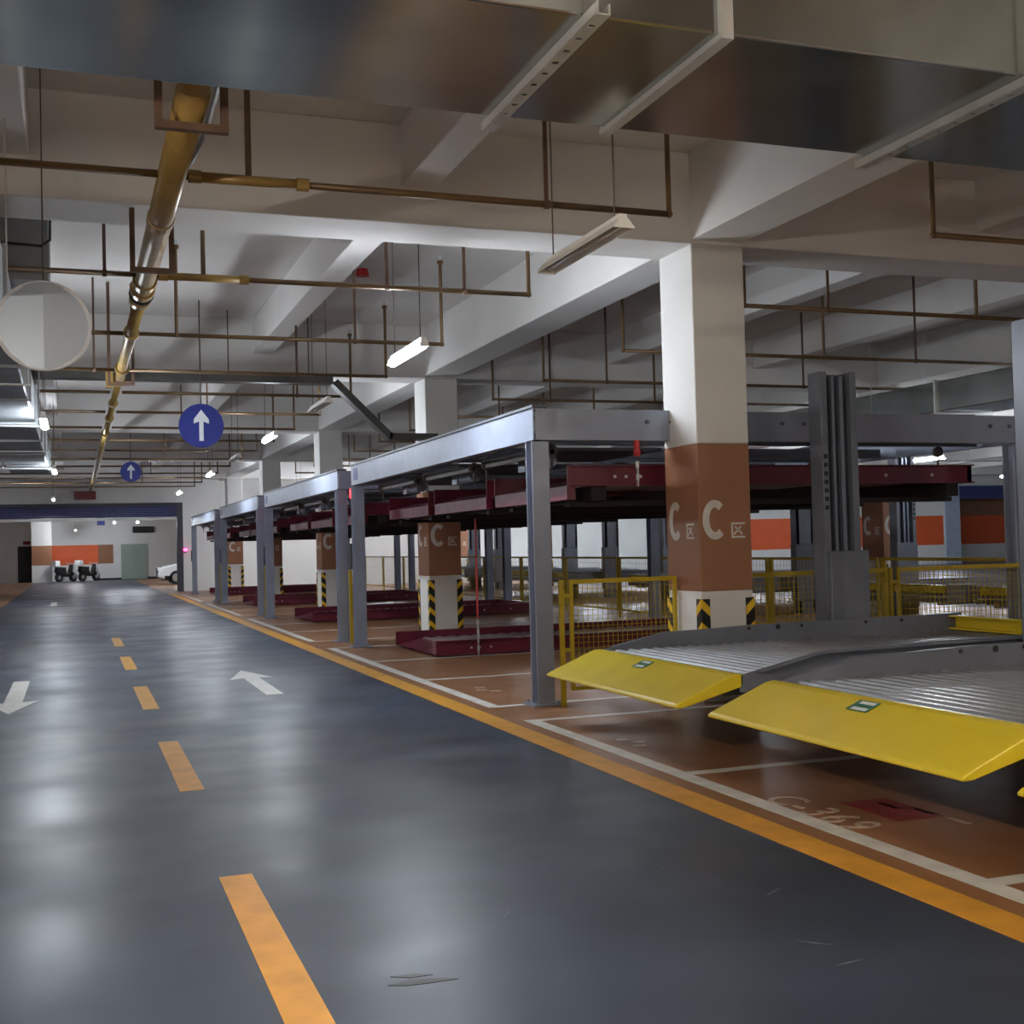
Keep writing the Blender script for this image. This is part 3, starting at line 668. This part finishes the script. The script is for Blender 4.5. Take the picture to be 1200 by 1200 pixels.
# ------------------------------------------------------------------ LAMPS
def lamp(x, y, z, lit, label, L=1.2, top=SL - .003, group=None, rods=True, warm=False):
    t = thing('tube_lamp', (x, y, z), label, 'lamp', group)
    a, b = y - L/2, y + L/2
    MB().prism([(-.025, .022), (.025, .022), (.025, .06), (-.025, .06)], (x, a, z), (1,0,0), (0,0,1), (0,1,0), L).build('housing', 'lampw', t)
    if not lit:
        for s in (-1, 1): MB().prism([(.02*s, .028), (.066*s, -.02), (.070*s, -.016), (.03*s, .034)], (x, a, z), (1,0,0), (0,0,1), (0,1,0), L).build('reflector', 'lampw', t)
    for q in (a - .012, b - .002): MB().prism([(-.03, .03), (-.05, -.03), (.05, -.03), (.03, .03)] if lit else [(-.03, .03), (-.068, -.024), (.068, -.024), (.03, .03)], (x, q, z), (1,0,0), (0,0,1), (0,1,0), .014).build('end_cap', 'lampw', t)
    if lit:
        MB().cyl((x, a + .02, z - .012), (x, b - .02, z - .012), .040, 10).build('tube', 'litw' if warm else 'lit', t, smooth=True)
    else:
        MB().cyl((x, a + .02, z - .0), (x, b - .02, z - .0), .014, 10).build('tube', 'tube', t, smooth=True)
    if rods:
        for q in (a + .12, b - .12): MB().cyl((x, q, z + .06), (x, q, top), .005, 5).build('suspension_rod', 'drod', t)
    return t
lamp(3.02, 6.85, 3.34, False, 'unlit white tube lamp hanging just past the crossing duct', top=SL)
lamp(3.10, 11.35, 3.40, True, 'lit tube lamp hanging over the lane edge beside the first rack')
lamp(3.10, 15.8, 3.40, False, 'unlit tube lamp hanging before the second column')
lamp(3.12, 20.3, 3.40, True, 'lit tube lamp hanging beside the second rack')
lamp(3.12, 24.9, 3.40, False, 'unlit tube lamp hanging beside the end of the second rack')
lamp(3.15, 29.9, 3.40, True, 'lit tube lamp hanging beside the third rack')
lamp(3.15, 39.0, 3.40, True, 'lit tube lamp hanging beside the last rack')
lamp(-.33, 16.2, 3.20, True, 'lit tube lamp hanging under the long duct before the blue sign', top=4.565)
lamp(-.34, 25.4, 3.20, True, 'lit tube lamp hanging near the end of the long duct', top=4.565)
lamp(-.6, 41.5, 3.35, True, 'lit tube lamp hanging before the blue roller shutter')
lamp(-1.75, 3.4, 3.2, True, 'added unseen warm tube lamp over the lane on the entrance side of the crossing duct', warm=True)  # unseen, added to light the near beam face below the duct's shadow edge
lamp(3.1, -2.2, 3.4, True, 'added unseen warm lit tube lamp over the lane edge behind the viewer', warm=True)  # added out of frame as fill for the near beams and ceiling
lamp(-.8, -6.5, 3.4, True, 'added unseen warm lit tube lamp near the entrance wall', warm=True)  # another unseen fill lamp added for the near ceiling
lamp(7.4, -.4, 3.4, True, 'added unseen warm lit tube lamp over the third near lift', warm=True)  # unseen lamp added on this side to lift the near beams
for y in (46.0,): lamp(16.2, y - 1.2, 3.45, True, 'added lit tube lamp in the rear lane brightening the end wall')  # added to make the end wall brighter
for y in (12.2, 20.9, 29.8, 38.7): lamp(17.2, y, 3.45, True, 'lit tube lamp over the rear lane beside the rear lifts', group='rear lane lamps')
for y in (3, 16.5, 25.5, 34.5, 43): lamp(20.9, y, 3.45, True, 'lit tube lamp over the middle of the rear lane', group='rear lane middle lamps')
for (x, y) in ((30.6, 33), (35, 42), (28.4, 43), (38, 24)): lamp(x, y, 3.45, True, 'lit tube lamp before the orange banded wall', group='lamps by the orange wall')
for (x, y), g_ in (((11.1, 44.9), 'added lit tube lamp at the end of the centre fence'), ((18.9, 44.9), 'added lit tube lamp over the rear lane end')): lamp(x, y, 3.4, True, g_)  # both added to throw more light on the end wall
for (x, y) in ((8.0, 45.2), ): lamp(x, y, 3.3, True, 'lit tube lamp behind the last rack by the end wall')
for (x, y) in ((1.75, 57), (2.75, 57), (0.1, 72), (5.5, 66)): lamp(x, y, 2.96, True, 'lit tube lamp beyond the roller shutter', top=3.75, group='lamps beyond the shutter')
t = thing('beacon_light', (4.02, FW - .1, 1.6), 'small glowing pink light beside the vehicle opening', 'light')
MB().box(4.02, 4.12, FW - .05, FW - .001, 1.5, 1.72).build('case', 'frame', t); MB().ball((4.07, FW - .08, 1.62), .07, 12).build('lens', 'plit', t, smooth=True)
# ceiling sounder
t = thing('fire_sounder', (3.9, 13.2, SL), 'small red fire sounder on the ceiling', 'alarm')
MB().cyl((3.55, 15.1, SL - .09), (3.55, 15.1, SL), .09, 16, r2=.07).build('dome', 'redhook', t)

# ------------------------------------------------------------------ BEYOND THE SHUTTER
YF = 75.0
wb = thing('wall_back', (0, YF, 0), 'pale back wall with orange band beyond the roller shutter', 'wall', kind='structure')
box('wall_section', 'wall', (-9.5, 12, YF, YF + .3, 0, 3.75), wb)
box('painted_band', 'orange', (-1.2, 1.35, YF - .01, YF + .01, .95, 2.1), wb, label='orange painted band')
box('painted_band', 'colb', (1.35, 2.2, YF - .01, YF + .01, .98, 2.1), wb, label='brown painted band')
box('skirting', 'black', (1.35, 12, YF - .03, YF + .01, 0, .12), wb)
struct(box('wall_side', 'wall', (12, 12.3, 48.6, 76, 0, 3.75)), 'pale side wall beyond the roller shutter', 'wall')
t = thing('column', (-1.7, 73.6, 0), 'wide brown banded pier beyond the roller shutter', 'column', kind='structure')
box('shaft_base', 'colw', (-2.25, -1.18, 73.3, 74.0, 0, .98), t); box('painted_band', 'colb', (-2.25, -1.18, 73.3, 74.0, .98, 2.1), t); box('shaft', 'colw', (-2.25, -1.18, 73.3, 74.0, 2.1, 3.75), t)
d3 = thing('door_3', (3.36, YF, 0), 'plain pale green double door in the back wall', 'door', kind='structure')
box('leaf_or_dark_fill', 'green', (2.63, 3.36, YF - .06, YF, .02, 2.1), d3); box('leaf_or_dark_fill', 'green', (3.37, 4.1, YF - .06, YF, .02, 2.1), d3); box('door_handle', 'strut', (3.30, 3.33, YF - .1, YF - .06, .95, 1.15), d3)
d4 = thing('door_4', (-2.6, YF, 0), 'open doorway in the back wall beside the pier, darkness painted black', 'door', kind='structure')
box('leaf_or_dark_fill', 'black', (-3.05, -2.3, YF - .03, YF, 0, 2.1), d4)  # black sheet paints the shade inside the open doorway
t = thing('wall_sign', (3.9, YF, 2.95), 'dark oblong panel above the green door', 'sign'); box('panel', 'black', (3.3, 4.55, YF - .12, YF - .002, 2.76, 3.14), t, bevel=.05)
t = thing('wall_sign', (-2.5, YF, 2.4), 'small red sign above the dark doorway', 'sign'); box('panel', 'redsign', (-2.75, -2.35, YF - .08, YF - .002, 2.2, 2.4), t, bevel=.02)
t = thing('hanging_sign', (1.3, 60, 3.1), 'small blue square sign hanging beyond the shutter', 'sign'); box('panel', 'blue', (1.05, 1.4, 60, 60.03, 2.9, 3.25), t); MB().cyl((1.22, 60.01, 3.25), (1.22, 60.01, 3.75), .01, 5).build('rod', 'drod', t)
def scooter(x, y, label, u=(.70, .714)):
    t = thing('motor_scooter', (x, y, 0), label, 'scooter', 'parked scooters')
    U = Vector((u[0], u[1], 0)); N = Vector((-u[1], u[0], 0)); O = Vector((x, y, 0))
    P = lambda a, n, z: O + U * a + N * n + Vector((0, 0, z))
    for a in (-.52, .56):
        wh = MB().cyl(P(a, -.055, .27), P(a, .055, .27), .27, 18).build('wheel', 'rubber', t); MB().cyl(P(a, -.065, .27), P(a, .065, .27), .12, 12).build('hub', 'strut', wh)
    MB().prism([(-.78, .62), (-.6, .42), (-.3, .32), (.22, .28), (.36, .42), (.52, .95), (.40, 1.0), (.20, .46), (-.02, .44), (-.10, .76), (-.70, .80)], P(0, -.13, 0), U, (0, 0, 1), N, .26).build('body', 'black', t, bevel=.03)
    MB().prism([(.44, .55), (.60, .52), (.62, .30), (.52, .62), (.50, 1.0), (.44, 1.0)], P(0, -.17, 0), U, (0, 0, 1), N, .34).build('front_shield', 'carw', t, bevel=.02)
    MB().prism([(-.72, .78), (-.08, .75), (-.06, .82), (-.70, .88)], P(0, -.14, 0), U, (0, 0, 1), N, .28).build('seat', 'rubber', t, bevel=.03)
    MB().tube([P(.36, -.33, 1.06), P(.46, 0, 1.02), P(.36, .33, 1.06)], .022, 6).build('handlebar', 'strut', t)
    MB().prism([(-.95, .90), (-.58, .90), (-.60, 1.22), (-.93, 1.22)], P(0, -.19, 0), U, (0, 0, 1), N, .38).build('cargo_box', 'lampw', t, bevel=.04)
    MB().cyl(P(-.05, .0, .32), P(-.0, .25, .012), .02, 6).build('kickstand', 'strut', t)
scooter(-.45, 73.5, 'dark scooter with a white box beside the wide pier'); scooter(.80, 73.55, 'dark scooter with a white box beside the brown wall band')
def car(x, y, label):
    t = thing('parked_car', (x + 2.2, y, 0), label, 'car')
    pr = [(0, .35), (.0, .62), (.15, .85), (1.05, 1.02), (1.75, 1.5), (2.3, 1.6), (3.5, 1.56), (4.2, 1.1), (4.45, 1.0), (4.5, .4), (4.2, .28), (.3, .26)]
    y0, y1 = y - .88, y + .88
    MB().profx([(x + a, z) for a, z in pr], y0, y1).build('body', 'carw', t, bevel=.09, smooth=False)
    for yy_ in (y0 - .012, y1): MB().profx([(x + a, z) for a, z in ((1.25, 1.05), (1.85, 1.46), (3.4, 1.48), (3.95, 1.08))], yy_, yy_ + .012).build('window', 'glass', t)
    MB().prism([(-.7, 0), (.7, 0), (.6, .72), (-.6, .72)], (x + 1.10, y, 1.06), (0, 1, 0), (.80, 0, .55), (-.55, 0, .80), .012).build('windscreen', 'glass', t)
    for a in (.85, 3.6):
        for s in (y0 + .02, y1 - .22):
            wh = MB().cyl((x + a, s - .03, .33), (x + a, s + .2, .33), .33, 20).build('wheel', 'rubber', t); MB().cyl((x + a, s - .04, .33), (x + a, s - .03, .33), .2, 14).build('hub', 'strut', wh)
    for s in (-.62, .62): box('headlamp', 'head', (x - .02, x + .2, y + s - .2, y + s + .2, .68, .82), t, bevel=.02)
    box('grille', 'black', (x - .015, x + .04, y - .42, y + .42, .5, .8), t); box('side_skirt', 'black', (x + .3, x + 4.2, y0 - .01, y1 + .01, .2, .42), t)
car(3.75, 60.4, 'white car with dark glass parked beyond the roller shutter')
